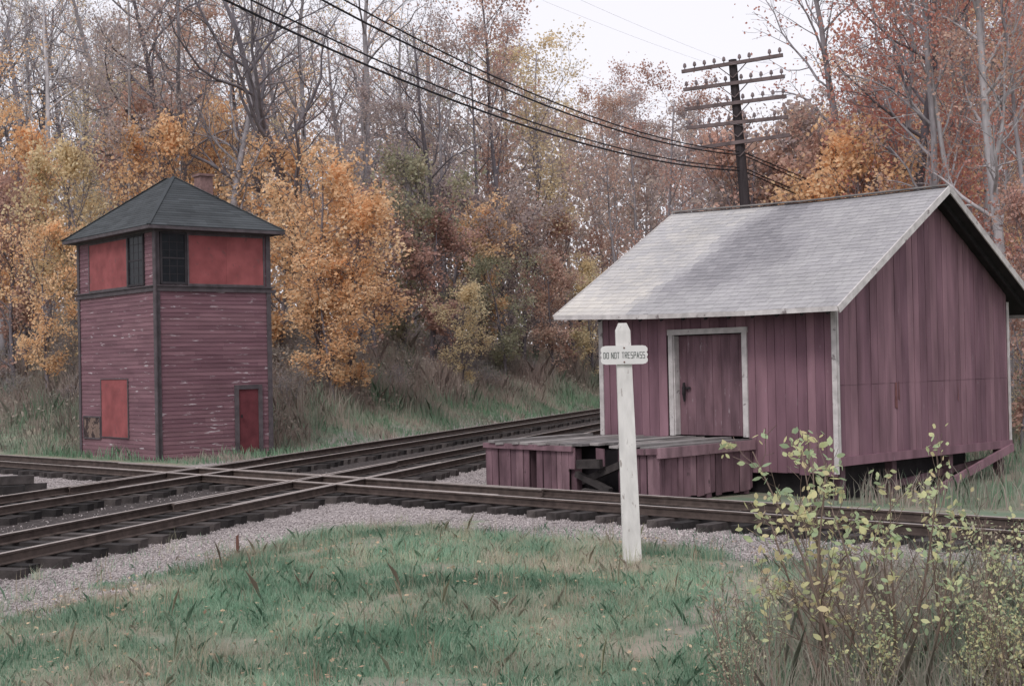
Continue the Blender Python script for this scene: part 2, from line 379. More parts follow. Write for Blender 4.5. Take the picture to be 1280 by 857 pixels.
def btest(x,y):
    if not infrustum(x,y,.08): return False
    m=min(B(x,y)-23.6,-A(x,y)-21)
    if m>0: 
        if 43<y<53 and towerdist(x,y)<.25: return False
        return m<15
    return False
P=scatter(75000,btest,-32,14,42,100)
bm=np.array([min(B(p[0],p[1])-24,-A(p[0],p[1])-21.3) for p in P])
hs=np.array([(.55+1.3*max(0,noise.noise(Vector((p[0]*.25,p[1]*.25,1)))+.25))*(.35+.95*ss(.6,3.5,m_)) for p,m_ in zip(P,bm)])
blades('bank_weeds',P,.35,1.15,.032,m_weed,'rank grey-brown weeds and brush covering the bank','weeds',.6,hs,np.clip((bm-1.3)*.2,-.25,.5))
def rtest(x,y):
    if not infrustum(x,y,.08): return False
    if B(x,y)<22.8 or A(x,y)<-8: return False
    t=(6.54-x)*.7071+(y-28.34)*.7071; s=(x-6.54)*.7071+(y-28.34)*.7071
    if -.2<t<8 and -3.5<s<7.6: return False
    return True
P=scatter(9000,rtest,-2,26,27,50)
blades('shed_weeds',P,.25,.75,.022,m_weed,'weeds growing beside the freight shed','weeds',.6)
P=scatter(1900,lambda x,y: infrustum(x,y) and A(x,y)>-11 and B(x,y)<18,-8,10,10,22); n=len(P)
def leafquads(C,size,asp=.6,hexa=False,flat=0.):
    n=len(C); u=NR.normal(size=(n,3)); u[:,2]*=(1-flat); u/=np.linalg.norm(u,axis=1)[:,None]
    w=NR.normal(size=(n,3)); w-= (w*u).sum(1)[:,None]*u; 
    w[:,2]*=(1-flat); w/=np.linalg.norm(w,axis=1)[:,None]
    s=(size*NR.uniform(.6,1.35,n))[:,None]
    if hexa:
        k=6; V=np.stack([C-u*s*.5,C-u*s*.2+w*s*asp*.45,C+u*s*.15+w*s*asp*.5,C+u*s*.55,C+u*s*.15-w*s*asp*.5,C-u*s*.2-w*s*asp*.45],1)
    else:
        k=4; V=np.stack([C-u*s*.5,C+w*s*asp*.5,C+u*s*.5,C-w*s*asp*.5],1)
    return V.reshape(-1,3),np.arange(n*k).reshape(n,k)
Vv,Ff=leafquads(P+np.array([0,0,.04]),.055,.8,False,.8)
o=obj('leaf_litter',np_mesh('leaf_litter',Vv,Ff,NR.random(n)*.7),m_litter); o['kind']='stuff'; o['label']='scattered fallen autumn leaves on the grass'; o['category']='fallen leaves'

# ------------------------------------------------------------ freight shed
C0=Vector((6.54,28.34,0)); U=Vector((.7071,-.7071,0)); VV=Vector((.7071,.7071,0)); Zv=Vector((0,0,1))
SL,SW=6.26,7.55; RS=SW/2; OV=.81; SLP=.585
def S(t,s,z): 
    p=C0-U*t+VV*s; return Vector((p.x,p.y,z))
def roofz(t,s):
    d=(s+OV) if s<=RS else (2*RS-s+OV)
    return 3.52+d*SLP+.014*t-.05*math.sin(max(0,min(1,(t+.6)/7.6))*math.pi)
shed_base=S(3,3.5,-.3)
shed=thing('freight_shed',shed_base,'faded maroon wooden freight shed with grey shingle gable roof','shed')
def boards(mb,F,a0,a1,z0,z1f,th=.03,w=(.2,.3),open_=None,gap=.012,jit=.02):
    a=a0
    while a<a1-.02:
        ww=min(random.uniform(*w),a1-a); b=a+ww
        g=gap
        zl=(z0(a) if callable(z0) else z0)+random.uniform(-jit,jit)
        if open_ and b>open_[0]+.02 and a<open_[1]-.02: zl=open_[3]
        off=random.uniform(0,.012)
        za,zb=z1f(a),z1f(b)
        if min(za,zb)>zl:
            mb.hexa([F(a+g/2,zl,off+th),F(b-g/2,zl,off+th),F(b-g/2,zl,0),F(a+g/2,zl,0),F(a+g/2,za,off+th),F(b-g/2,zb,off+th),F(b-g/2,zb,0),F(a+g/2,za,0)])
        a=b
wall=MB()
front=lambda a,z,off: S(a,-off,z)
gable=lambda a,z,off: S(-off,a,z)
back=lambda a,z,off: S(a,SW+off,z)
fgable=lambda a,z,off: S(SL+off,a,z)
DO=(2.25,4.13,.84,3.08)
boards(wall,front,0,SL,lambda a:.12 if a<2.1 else .4,lambda a:roofz(a,0)-.06,open_=DO)
st=random.getstate()
boards(wall,gable,.02,SW-.02,.34,lambda a:1.935,th=.03,jit=.012)
random.setstate(st)
boards(wall,gable,.02,SW-.02,1.94,lambda a:roofz(0,a)-.08,th=.034,jit=.004)
boards(wall,back,0,SL,.37,lambda a:roofz(a,SW)-.06)
boards(wall,fgable,0,SW,.37,lambda a:roofz(SL,a)-.08)
obj('wall',wall.mesh('wall',shed_base),m_wall,shed)
inn=MB()
def shell(t0,t1,s0,s1,z0,z1=3.3,r=.2):
    inn.hexa([S(t0,s0,z0),S(t1,s0,z0),S(t1,s1,z0),S(t0,s1,z0),S(t0,s0,z1),S(t1,s0,z1),S(t1,s1,z1),S(t0,s1,z1)],r)
shell(.03,2.2,.03,SW-.03,.4); shell(4.18,SL-.03,.03,SW-.03,.4); shell(2.2,4.18,.3,SW-.03,.4)
inn.hexa([S(.03,.1,3.3),S(SL-.03,.1,3.3),S(SL-.03,SW-.1,3.3),S(.03,SW-.1,3.3),S(.03,RS-.1,5.9),S(SL-.03,RS-.1,5.9),S(SL-.03,RS+.1,5.9),S(.03,RS+.1,5.9)],.2)
shell(.5,SL-.5,.25,SW-1.2,-.9,.38,.6)  # near-black block stands in for the shade under the shed floor
obj('shade_infill',inn.mesh('shade_infill',shed_base),m_dark,shed)
def part(name,parent,m,base,fn,label=None):
    mb=MB(); fn(mb); return obj(name,mb.mesh(name,base),m,parent,label)
part('sill',shed,m_wall,shed_base,lambda mb:mb.beam(S(-.05,-.02,.40),S(-.05,SW+.02,.36),.1,.18,.5))
for s_ in (.35,2.4,4.9,7.4):
    for t_ in (.2,SL-.2):
        p=S(t_,s_,0); part('foundation_post',shed,m_plat,shed_base,lambda mb:mb.box((p.x,p.y,-.35),U,VV,Zv,.18,.18,1.3,.0))
part('brace',shed,m_wall,shed_base,lambda mb:mb.beam(S(-.12,7.5,.28),S(-.12,3.0,-.62),.08,.18,.9))
part('brace',shed,m_plat,shed_base,lambda mb:mb.beam(S(.3,7.45,.0),S(.3,2.0,-.3),.08,.14,.2))
m_stain=mat('rain_stain',[(.17,.075,.075)],namt=.3,nscale=6)
for (sa,sb,za,zb) in ((2.22,2.33,1.42,1.95),(2.36,2.42,1.60,1.97),(5.0,5.04,1.5,1.9)):
    part('rain_stain',shed,m_stain,shed_base,lambda mb:mb.hexa([S(-.0485,sa,za),S(-.0485,sb,za-.04),S(-.047,sb,za-.04),S(-.047,sa,za),S(-.0485,sa+.02,zb),S(-.0485,sb-.02,zb),S(-.047,sb-.02,zb),S(-.047,sa+.02,zb)]),'rusty streak on end wall')
rf=MB()
def slope(side):
    n=31; smax=RS+OV
    for i in range(n+1):
        d0=i*smax/n-.02; d1=min(d0+smax/n*1.5,smax+.0)
        if i==n: d0=smax-.14; d1=smax
        t=-.62
        while t<6.98:
            w=random.uniform(.12,.3) if i<n else .35; t1=min(t+w,7.0)
            j=random.uniform(-.01,.01)
            def P(tt,d,lift):
                s_=(d-OV) if side<0 else (2*RS+OV-d)
                return S(tt,s_,roofz(tt,s_)+lift)
            lift=.024+random.uniform(0,.004)
            g=.003
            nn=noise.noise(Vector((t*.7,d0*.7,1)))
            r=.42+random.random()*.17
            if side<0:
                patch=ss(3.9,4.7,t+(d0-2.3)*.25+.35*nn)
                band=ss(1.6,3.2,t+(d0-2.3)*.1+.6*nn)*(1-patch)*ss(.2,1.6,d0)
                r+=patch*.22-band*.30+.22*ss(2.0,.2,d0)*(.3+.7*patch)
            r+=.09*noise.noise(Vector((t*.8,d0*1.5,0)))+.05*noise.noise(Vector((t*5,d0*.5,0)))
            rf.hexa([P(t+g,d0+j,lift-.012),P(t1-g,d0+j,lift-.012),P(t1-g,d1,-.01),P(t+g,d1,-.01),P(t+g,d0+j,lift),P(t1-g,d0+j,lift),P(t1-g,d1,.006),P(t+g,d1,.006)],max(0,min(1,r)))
            t=t1
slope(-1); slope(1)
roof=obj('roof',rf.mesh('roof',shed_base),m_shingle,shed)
dk=MB()
for side in (-1,1):
    s0=-OV if side<0 else 2*RS+OV
    dk.hexa([S(-.58,s0,roofz(-.58,s0)-.07),S(6.98,s0,roofz(6.98,s0)-.07),S(6.98,RS,roofz(6.98,RS)-.07),S(-.58,RS,roofz(-.58,RS)-.07),
             S(-.58,s0,roofz(-.58,s0)-.055),S(6.98,s0,roofz(6.98,s0)-.055),S(6.98,RS,roofz(6.98,RS)-.055),S(-.58,RS,roofz(-.58,RS)-.055)],.8)
    for t in np.arange(-.3,6.9,.6):
        e=-OV+.05 if side<0 else 2*RS+OV-.05
        dk.beam(S(t,e,roofz(t,e)-.13),S(t,RS,roofz(t,RS)-.13),.05,.11,.8)
obj('roof_deck',dk.mesh('roof_deck',shed_base),m_dark,roof)
def strip(t0,s0,t1,s1,h,th,drop=.0,r=None):
    a=S(t0,s0,roofz(t0,s0)); b=S(t1,s1,roofz(t1,s1)); 
    part('fascia',roof,m_rake,shed_base,lambda mb:mb.beam(a+Vector((0,0,-h/2-drop)),b+Vector((0,0,-h/2-drop)),th,h,r))
for (ta,tb_) in ((-.6,1.6),(1.6,4.2),(4.2,7.0)):
    strip(ta,-OV-.015,tb_,-OV-.015,.10,.03,-.012)
strip(-.6,SW+OV+.015,7,SW+OV+.015,.14,.03)
for tt in (-.615,7.015):
    strip(tt,-OV-.02,tt,RS,.15,.03,-.02); strip(tt,RS,tt,SW+OV+.02,.15,.03,-.02)
rb=MB()
rb.beam(S(-.6,RS-.06,roofz(-.6,RS)+.03),S(3.2,RS-.06,roofz(3.2,RS)+.03),.14,.03,.6); rb.beam(S(3.19,RS-.06,roofz(3.2,RS)+.035),S(7,RS-.06,roofz(7,RS)+.03),.14,.03,.7)
obj('ridge_board',rb.mesh('ridge_board',shed_base),m_grey_wood,roof)
def cbx(t0,t1,s0,s1,z0,z1): part('corner_board',shed,m_rake,shed_base,lambda mb:mb.hexa([S(t0,s0,z0),S(t1,s0,z0),S(t1,s1,z0),S(t0,s1,z0),S(t0,s0,z1),S(t1,s0,z1),S(t1,s1,z1),S(t0,s1,z1)]))
cbx(-.058,.05,-.065,-.044,.15,3.5); cbx(-.075,-.059,-.04,.02,.36,3.6); cbx(SL-.06,SL+.06,-.065,-.044,.8,3.6); cbx(-.08,-.055,SW-.06,SW+.03,.36,3.75)
d=MB(); a=DO[0]+.0
while a<DO[1]-.01:
    b=min(a+.235,DO[1]); off=random.uniform(0,.006)
    d.hexa([S(a+.003,.14-off,.86),S(b-.003,.14-off,.86),S(b-.003,.2,.86),S(a+.003,.2,.86),S(a+.003,.14-off,3.06),S(b-.003,.14-off,3.06),S(b-.003,.2,3.06),S(a+.003,.2,3.06)])
    a=b
door=obj('door',d.mesh('door',shed_base),m_shed_door,shed)
h=MB(); h.beam(S(4.0,.09,1.9),S(3.78,.09,1.9),.03,.05); h.tube([S(3.93,.06,2.02),S(3.93,.05,1.78),S(3.93,.07,1.6)],[.03,.045,.02],6)
obj('handle',h.mesh('handle',shed_base),m_dark,door)
f=MB()
def fr_(t0,t1,z0,z1,s0,s1): f.hexa([S(t0,s0,z0),S(t1,s0,z0),S(t1,s1,z0),S(t0,s1,z0),S(t0,s0,z1),S(t1,s0,z1),S(t1,s1,z1),S(t0,s1,z1)])
fr_(DO[0]-.12,DO[0],.85,3.08,-.07,.0); fr_(DO[1],DO[1]+.12,.85,3.08,-.07,.0); fr_(DO[0]-.14,DO[1]+.14,3.08,3.2,-.075,.0)
fr_(DO[1]-.03,DO[1]-.002,.86,3.06,-.04,.13); fr_(DO[0]+.002,DO[0]+.03,.86,3.06,-.04,.13)
obj('door_frame',f.mesh('door_frame',shed_base),m_rake,door)

# ------------------------------------------------------------ loading platform
plat_base=S(4.5,-1.7,-.3)
pl=thing('loading_platform',plat_base,'decaying grey plank loading platform with broken maroon skirting','platform')
t0,t1,s0,s1=2.02,6.95,-3.22,-.075
dk=MB(); a=t0
while a<t1-.05:
    b=min(a+random.uniform(.2,.28),t1); z=.84+random.uniform(-.035,.015); e=s0-random.uniform(-.06,.1)
    z2=z+random.uniform(-.02,.02)
    if 3.2<a<4.0: e+=random.uniform(0,.5)
    dk.hexa([S(a+.01,e,z-.05),S(b-.01,e,z2-.05),S(b-.01,s1,z2-.05),S(a+.01,s1,z-.05),S(a+.01,e,z),S(b-.01,e,z2),S(b-.01,s1,z2),S(a+.01,s1,z)])
    a=b
obj('deck',dk.mesh('deck',plat_base),m_grey_wood,pl)
def skirt(F,a0,a1,holes,ztop=.76,miss=.08):
    sk=MB(); a=a0
    while a<a1-.05:
        b=min(a+random.uniform(.14,.24),a1); mid=(a+b)/2
        hole=[h for h in holes if h[0]<mid<h[1]]
        lean=random.uniform(-.015,.015)
        zb=-.28+random.uniform(0,.08); zt=ztop+random.uniform(-.03,.0)
        if hole:
            if random.random()<.85: a=b; continue
            zb=random.uniform(.3,.5)
        elif random.random()<miss: a=b; continue
        off=random.uniform(0,.03)
        sk.hexa([F(a+.009+lean,zb,off+.03),F(b-.009+lean,zb+random.uniform(-.03,.03),off+.03),F(b-.009+lean,zb,off),F(a+.009+lean,zb,off),F(a+.009,zt,off+.03),F(b-.009,zt+random.uniform(-.03,.02),off+.03),F(b-.009,zt,off),F(a+.009,zt,off)])
        a=b
    obj('skirting',sk.mesh('skirting',plat_base),m_plat,pl)
skirt(lambda a,z,o: S(a,s0+.06-o,z),t0,t1,[(2.85,4.35),(5.45,5.6)],.76,.03)
skirt(lambda a,z,o: S(t0+.06-o,a,z),s0,-.1,[],.76,.0)
skirt(lambda a,z,o: S(t1-.06+o,a,z),s0,-.1,[],.76,.0)
def pbeam(p,q,w,h,r): part('beam',pl,m_plat,plat_base,lambda mb:mb.beam(p,q,w,h,r))
pbeam(S(t0-.03,s0-.05,.70),S(t0-.03,s1,.70),.1,.2,.95)
pbeam(S(t0,s0-.02,.735),S(2.9,s0-.02,.70),.07,.12,.4); pbeam(S(4.3,s0-.02,.725),S(t1,s0-.02,.74),.07,.11,.6)
for t in (t0+.1,3.1,4.4,5.7,t1-.1):
    for s_ in (s0+.2,-1.6,-.3):
        p=S(t,s_,0); part('leg',pl,m_plat,plat_base,lambda mb:mb.box((p.x,p.y,.2),U,VV,Zv,.16,.16,1.05,.0))
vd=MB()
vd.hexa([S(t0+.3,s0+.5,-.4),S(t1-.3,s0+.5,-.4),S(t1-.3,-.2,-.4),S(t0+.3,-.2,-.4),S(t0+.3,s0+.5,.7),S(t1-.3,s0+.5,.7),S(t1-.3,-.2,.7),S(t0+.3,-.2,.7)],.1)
obj('underside_shade_block',vd.mesh('underside_shade_block',plat_base),m_dark,pl)  # near-black block gives the hollow under the deck its shade
for (p,q_,w_,h_,r_) in ((S(2.9,s0+.1,.5),S(4.2,s0+.2,.05),.12,.14,.5),(S(3.3,s0,-.1),S(4.3,s0+.1,.2),.12,.12,.4),(S(3.5,s0,.45),S(4.1,s0-.05,.42),.2,.18,.5),(S(2.8,s0-.1,-.2),S(3.9,s0-.15,-.12),.12,.12,.6)):
    part('fallen_timber',pl,m_tie,plat_base,lambda mb:mb.beam(p,q_,w_,h_,r_))

# ------------------------------------------------------------ signal tower
TP=Vector((-11.16,44,0)); TU=Vector((-.6428,.766,0)); TV=Vector((.766,.6428,0)); TL,TW=5.93,4.04
def T(t,s,z):
    p=TP+TU*t+TV*s; return Vector((p.x,p.y,z))
tb=T(3,2,-.3)
tw=thing('signal_tower',tb,'two-storey maroon clapboard railway signal tower with hip roof','tower')
EZ=7.06
w=MB(); 
w.hexa([T(0,0,-.5),T(TL,0,-.5),T(TL,TW,-.5),T(0,TW,-.5),T(0,0,EZ),T(TL,0,EZ),T(TL,TW,EZ),T(0,TW,EZ)],.3)
faces=[(lambda a,z,o:T(a,-o,z),TL),(lambda a,z,o:T(-o,a,z),TW),(lambda a,z,o:T(a,TW+o,z),TL),(lambda a,z,o:T(TL+o,a,z),TW)]
for Fn,LL in faces:
    z=-.35
    while z<EZ-.1:
        hh=.135; a=0
        while a<LL-.01:
            b=min(a+random.uniform(1.2,3.6),LL)
            if LL-b<.4: b=LL
            j=random.uniform(-.004,.004)
            w.hexa([Fn(a+.002,z+j,.022),Fn(b-.002,z+j,.022),Fn(b-.002,z+j,.001),Fn(a+.002,z+j,.001),Fn(a+.002,z+hh,.008),Fn(b-.002,z+hh,.008),Fn(b-.002,z+hh,.001),Fn(a+.002,z+hh,.001)])
            a=b
        z+=hh
obj('wall',w.mesh('wall',tb),m_clap,tw)
def slab(mb,Fn,a0,a1,z0,z1,o0,o1,r=None):
    mb.hexa([Fn(a0,z0,o1),Fn(a1,z0,o1),Fn(a1,z0,o0),Fn(a0,z0,o0),Fn(a0,z1,o1),Fn(a1,z1,o1),Fn(a1,z1,o0),Fn(a0,z1,o0)],r)
LF,RFc=faces[0][0],faces[1][0]
tr=MB()
for Fn,LL in faces:
    slab(tr,Fn,-.05,.11,-.35,EZ-.02,.031,.055); slab(tr,Fn,LL-.11,LL+.05,-.35,EZ-.02,.031,.055)
    slab(tr,Fn,-.07,LL+.07,5.05,5.2,.033,.075); slab(tr,Fn,-.09,LL+.09,5.2,5.24,.03,.12)
    slab(tr,Fn,-.06,LL+.06,EZ-.14,EZ,.034,.07)
slab(tr,LF,TL+.05,TL+.22,5.0,5.12,-.1,.05); slab(tr,RFc,TW+.05,TW+.25,5.05,5.15,-.1,.05)
obj('trim',tr.mesh('trim',tb),m_trimdark,tw)
def panel(name,Fn,a0,a1,z0,z1,m,label=None,fw=.05,fm=m_trimdark):
    mb=MB(); n=max(1,int((a1-a0)/1.2))
    for i in range(n): slab(mb,Fn,a0+(a1-a0)*i/n+.002,a0+(a1-a0)*(i+1)/n-.002,z0,z1,.02,.042)
    o=obj(name,mb.mesh(name,tb),m,tw,label)
    mb=MB()
    slab(mb,Fn,a0-fw,a0,z0-fw,z1+fw,.02,.06); slab(mb,Fn,a1,a1+fw,z0-fw,z1+fw,.02,.06); slab(mb,Fn,a0,a1,z0-fw,z0,.02,.062); slab(mb,Fn,a0,a1,z1,z1+fw,.02,.062)
    obj('frame',mb.mesh('frame',tb),fm,o); return o
panel('shutter_panel',LF,2.0,4.95,5.3,6.85,m_redpanel,'dull red board panel')
panel('shutter_panel',RFc,1.12,3.82,5.3,6.85,m_redpanel,'dull red board panel')
panel('hatch',LF,2.1,4.15,.38,2.28,m_redpanel,'red boarded lower hatch',.03)
panel('hatch',LF,4.3,5.6,.32,1.0,m_tan,'small dirty timbered opening',.05)
def window(Fn,a0,a1,z0,z1,nx_,nz_):
    mb=MB(); slab(mb,Fn,a0,a1,z0,z1,.02,.036); o=obj('window',mb.mesh('window',tb),m_glass,tw,'dark multi-pane sash window')
    mb=MB(); k=.07
    slab(mb,Fn,a0-k,a0,z0-k,z1+k,.02,.072); slab(mb,Fn,a1,a1+k,z0-k,z1+k,.02,.072); slab(mb,Fn,a0,a1,z0-k,z0,.02,.07); slab(mb,Fn,a0,a1,z1,z1+k,.02,.07)
    mid=(z0+z1)/2; slab(mb,Fn,a0,a1,mid-.025,mid+.025,.02,.05)
    for i in range(1,nx_): 
        x=a0+(a1-a0)*i/nx_; slab(mb,Fn,x-.009,x+.009,z0,mid-.025,.02,.042); slab(mb,Fn,x-.009,x+.009,mid+.025,z1,.02,.042)
    for i in range(1,nz_):
        if i*2==nz_: continue
        z=z0+(z1-z0)*i/nz_; slab(mb,Fn,a0,a1,z-.009,z+.009,.02,.041)
    obj('frame',mb.mesh('frame',tb),m_winframe,o)
window(RFc,.2,.98,5.34,6.86,3,6); window(LF,.8,1.85,5.34,6.86,3,6)
mb=MB(); slab(mb,RFc,2.82,3.55,-.2,1.88,.02,.04); dr=obj('door',mb.mesh('door',tb),m_reddoor,tw,'dark red plank door')
mb=MB(); slab(mb,RFc,2.68,2.82,-.3,2.02,.02,.08); slab(mb,RFc,3.55,3.69,-.3,2.02,.02,.08); slab(mb,RFc,2.82,3.55,1.88,2.02,.02,.082)
obj('frame',mb.mesh('frame',tb),m_trimdark,dr)
mb=MB(); mb.tube([T(-.10,2.9,.95),T(-.10,2.9,1.05)],[.03,.03],6); obj('handle',mb.mesh('handle',tb),m_dark,dr)
mb=MB(); mb.tube([T(-.1,-.08,-.3),T(-.1,-.08,3.5),T(-.1,-.08,7.0)],[.05,.05,.05],8); obj('conduit',mb.mesh('conduit',tb),m_trimdark,tw)
ov=.42; ap0=T(TL/2-.25,TW/2,9.08); ap1=T(TL/2+.25,TW/2,9.08)
cs=[T(-ov,-ov,EZ+.02),T(TL+ov,-ov,EZ+.02),T(TL+ov,TW+ov,EZ+.02),T(-ov,TW+ov,EZ+.02)]
mb=MB()
def hipface(a,b,c,d_):
    n=22
    for i in range(n):
        f0,f1=i/n,(i+1.35)/n; f1=min(f1,1)
        e0a=a.lerp(d_,f0); e0b=b.lerp(c,f0); e1a=a.lerp(d_,f1); e1b=b.lerp(c,f1)
        L=(e0b-e0a).length; k=max(1,int(L/.6))
        for j in range(k):
            q0,q1=j/k,(j+1)/k
            up=Vector((0,0,.028)); lo=Vector((0,0,.012))
            P0=e0a.lerp(e0b,q0);P1=e0a.lerp(e0b,q1);P2=e1a.lerp(e1b,q1);P3=e1a.lerp(e1b,q0)
            mb.hexa([P0+lo,P1+lo,P2-lo,P3-lo,P0+up,P1+up,P2+lo,P3+lo])
hipface(cs[0],cs[1],ap1,ap0); hipface(cs[1],cs[2],ap1,ap1); hipface(cs[2],cs[3],ap0,ap1); hipface(cs[3],cs[0],ap0,ap0)
for c_,a_ in zip(cs,(ap0,ap1,ap1,ap0)): mb.beam(c_+Vector((0,0,.03)),a_+Vector((0,0,.035)),.12,.02,.5)
rt=obj('roof',mb.mesh('roof',tb),m_asphalt_sh,tw)
mb=MB()
mb.hexa([c+Vector((0,0,-.10)) for c in cs]+[c+Vector((0,0,.0)) for c in cs],.4)
obj('eaves',mb.mesh('eaves',tb),m_trimdark,rt)
mb=MB(); p=T(3.6,3.6,8.55); mb.box(p,TU,TV,Zv,.48,.48,1.6); mb.box(p+Vector((0,0,.80)),TU,TV,Zv,.58,.58,.09)
obj('chimney',mb.mesh('chimney',tb),m_brick,rt)

# ------------------------------------------------------------ sign post
sx,sy=1.556,18.87; sz=ground_z(sx,sy)
sg=thing('warning_sign',(sx,sy,sz),'white wooden post with small cross board reading DO NOT TRESPASS','sign')
mb=MB(); lean=-.033
def q(x,y,z): return (x+lean*z*.6,y,z)
H=3.22; wb,wt=.125,.098
mb.hexa([q(-wb,-.07,-.2),q(wb,-.07,-.2),q(wb,.07,-.2),q(-wb,.07,-.2),q(-wt,-.06,H-.1),q(wt,-.06,H-.1),q(wt,.06,H-.1),q(-wt,.06,H-.1)],.5)
mb.hexa([q(-wt,-.06,H-.1),q(wt,-.06,H-.1),q(wt,.06,H-.1),q(-wt,.06,H-.1),q(-wt*.55,-.05,H),q(wt*.55,-.05,H),q(wt*.55,.05,H),q(-wt*.55,.05,H)],.5)
obj('post',mb.mesh('post'),m_white,sg)
bz=2.79; bx=lean*bz*.6
pts=[(-.25,-.125),(.25,-.125),(.29,-.115),(.313,-.09),(.315,-.055),(.30,-.035),(.32,0),(.30,.035),(.315,.055),(.313,.09),(.29,.115),(.25,.125)]
pts=pts+[(-x,z) for x,z in pts[1:-1][::-1]]
pts=[(-.25,-.125)]+pts[1:12]+[(-.25,.125)]+[(-x,z) for x,z in pts[2:11][::-1]]
n=len(pts); vs=[(bx+x,-.098,bz+z) for x,z in pts]+[(bx+x,-.066,bz+z) for x,z in pts]
fs=[tuple(range(n))]+[tuple(range(n,2*n))[::-1]]+[(i,(i+1)%n+0,(i+1)%n+n,i+n)[::-1] for i in range(n)]
me=bpy.data.meshes.new('board'); me.from_pydata(vs,[],fs); me.update()
at=me.attributes.new('rnd','FLOAT','FACE'); at.data.foreach_set('value',[.8]*len(fs))
m_board=mat('sign_board_white',[(.66,.645,.63),(.70,.685,.67)],nscale=5,namt=.06,bump=0)
bd=obj('board',me,m_board,sg)
GL={'D':[((0,0),(0,5)),((0,5),(2,5)),((2,5),(3,4)),((3,4),(3,1)),((3,1),(2,0)),((2,0),(0,0))],
'O':[((0,.5),(0,4.5)),((0,4.5),(.6,5)),((.6,5),(2.4,5)),((2.4,5),(3,4.5)),((3,4.5),(3,.5)),((3,.5),(2.4,0)),((2.4,0),(.6,0)),((.6,0),(0,.5))],
'N':[((0,0),(0,5)),((0,5),(3,0)),((3,0),(3,5))],
'T':[((0,5),(3,5)),((1.5,5),(1.5,0))],
'R':[((0,0),(0,5)),((0,5),(3,5)),((3,5),(3,2.6)),((3,2.6),(0,2.6)),((1.3,2.6),(3,0))],
'E':[((0,0),(0,5)),((0,5),(3,5)),((0,2.5),(2.5,2.5)),((0,0),(3,0))],
'S':[((3,5),(0,5)),((0,5),(0,2.6)),((0,2.6),(3,2.4)),((3,2.4),(3,0)),((3,0),(0,0))],
'P':[((0,0),(0,5)),((0,5),(3,5)),((3,5),(3,2.4)),((3,2.4),(0,2.4))],
'A':[((0,0),(1.5,5)),((1.5,5),(3,0)),((.6,1.8),(2.4,1.8))]}
txt='DO NOT TRESPASS'; adv=[2.8 if c==' ' else 4.8 for c in txt]; tot=sum(adv)-1.8; ux=.55/tot; uz=.078/5
mb=MB(); cx_=-tot/2
for c,a_ in zip(txt,adv):
    if c!=' ':
        for (p,q_) in GL[c]:
            P0=Vector((bx+(cx_+p[0])*ux,-.1005,bz-.004+(p[1]-2.5)*uz)); P1=Vector((bx+(cx_+q_[0])*ux,-.1005,bz-.004+(q_[1]-2.5)*uz))
            dd=(P1-P0).normalized()*.003
            mb.beam(P0-dd,P1+dd,.0068,.003,.5,up=(0,1,0))
    cx_+=a_
obj('lettering',mb.mesh('lettering'),m_letter,bd)
for zz in (.095,-.095):
    mb=MB(); mb.tube([Vector((bx,-.097,bz+zz)),Vector((bx,-.108,bz+zz))],[.012,.010],8); obj('bolt',mb.mesh('bolt'),m_rust,bd)

# ------------------------------------------------------------ telegraph pole and wires
px_,py_=7.91,44.0; pz=ground_z(px_,py_); PH=11.95-pz
pole=thing('telegraph_pole',(px_,py_,pz),'tall dark telegraph pole with five insulator crossarms','telegraph pole')
mb=MB(); pl_=-.063
def PP(x,y,z): return Vector((x+pl_*z,y,z))
mb.tube([PP(0,0,z) for z in (-.5,3,6,9,PH)],[.20,.19,.175,.16,.13],12)
for z in np.arange(5.5,PH-3.5,.45): mb.beam(PP(-.22 if int(z*10)%2 else .0,0,z),PP(.0 if int(z*10)%2 else .22,0,z),.025,.025)
obj('post',mb.mesh('post'),m_pole,pole)
ad=Vector((1,-.42,.02)).normalized(); an=Vector((.42,1,0)).normalized()
armz=[PH-.15-i*.62 for i in range(5)]; attach=[]
for i,z in enumerate(armz):
    mb=MB(); c=PP(0,0,z)-an*.17; L=1.62; tl=random.uniform(0,.07)
    mb.beam(c-ad*L-Vector((0,0,tl)),c+ad*L+Vector((0,0,tl)),.08,.11,.4)
    mb.beam(c-ad*.5,PP(0,0,z-.45)-an*.17,.02,.03,.3); mb.beam(c+ad*.5,PP(0,0,z-.45)-an*.17,.02,.03,.3)
    arm=obj('crossarm',mb.mesh('crossarm'),m_arm,pole)
    for j,u_ in enumerate((-1.52,-1.2,-.88,-.56,-.25,.25,.56,.88,1.2,1.52)):
        if random.random()<.12: continue
        mb=MB()
        b_=c+ad*u_+Vector((0,0,.045+tl*u_/L)); 
        mb.tube([b_,b_+Vector((0,0,.07)),b_+Vector((0,0,.075)),b_+Vector((0,0,.12)),b_+Vector((0,0,.18)),b_+Vector((0,0,.21))],[.018,.018,.055,.058,.044,.02],7)
        obj('insulator',mb.mesh('insulator'),m_insul,arm)
        attach.append((i,b_+Vector((px_,py_,pz+.15))))
def wire(p0,p1,a_,b_,r,label,tmax=1.,sides=5,name='overhead_cable',grp='overhead cables strung to the telegraph pole',m=None):
    mb=MB(); pts=[]
    for i in range(41):
        t=tmax*i/40; p=Vector(p0).lerp(Vector(p1),t); p.z=p0[2]+a_*t+b_*t*t; pts.append(p)
    mb.tube(pts,[r]*41,sides)
    base=Vector(p0); o=obj(name,mb.mesh(name,base),m or m_black); o.location=base; o['label']=label; o['category']='cable'; o['group']=grp
pw=Vector((px_-.68,py_,0))
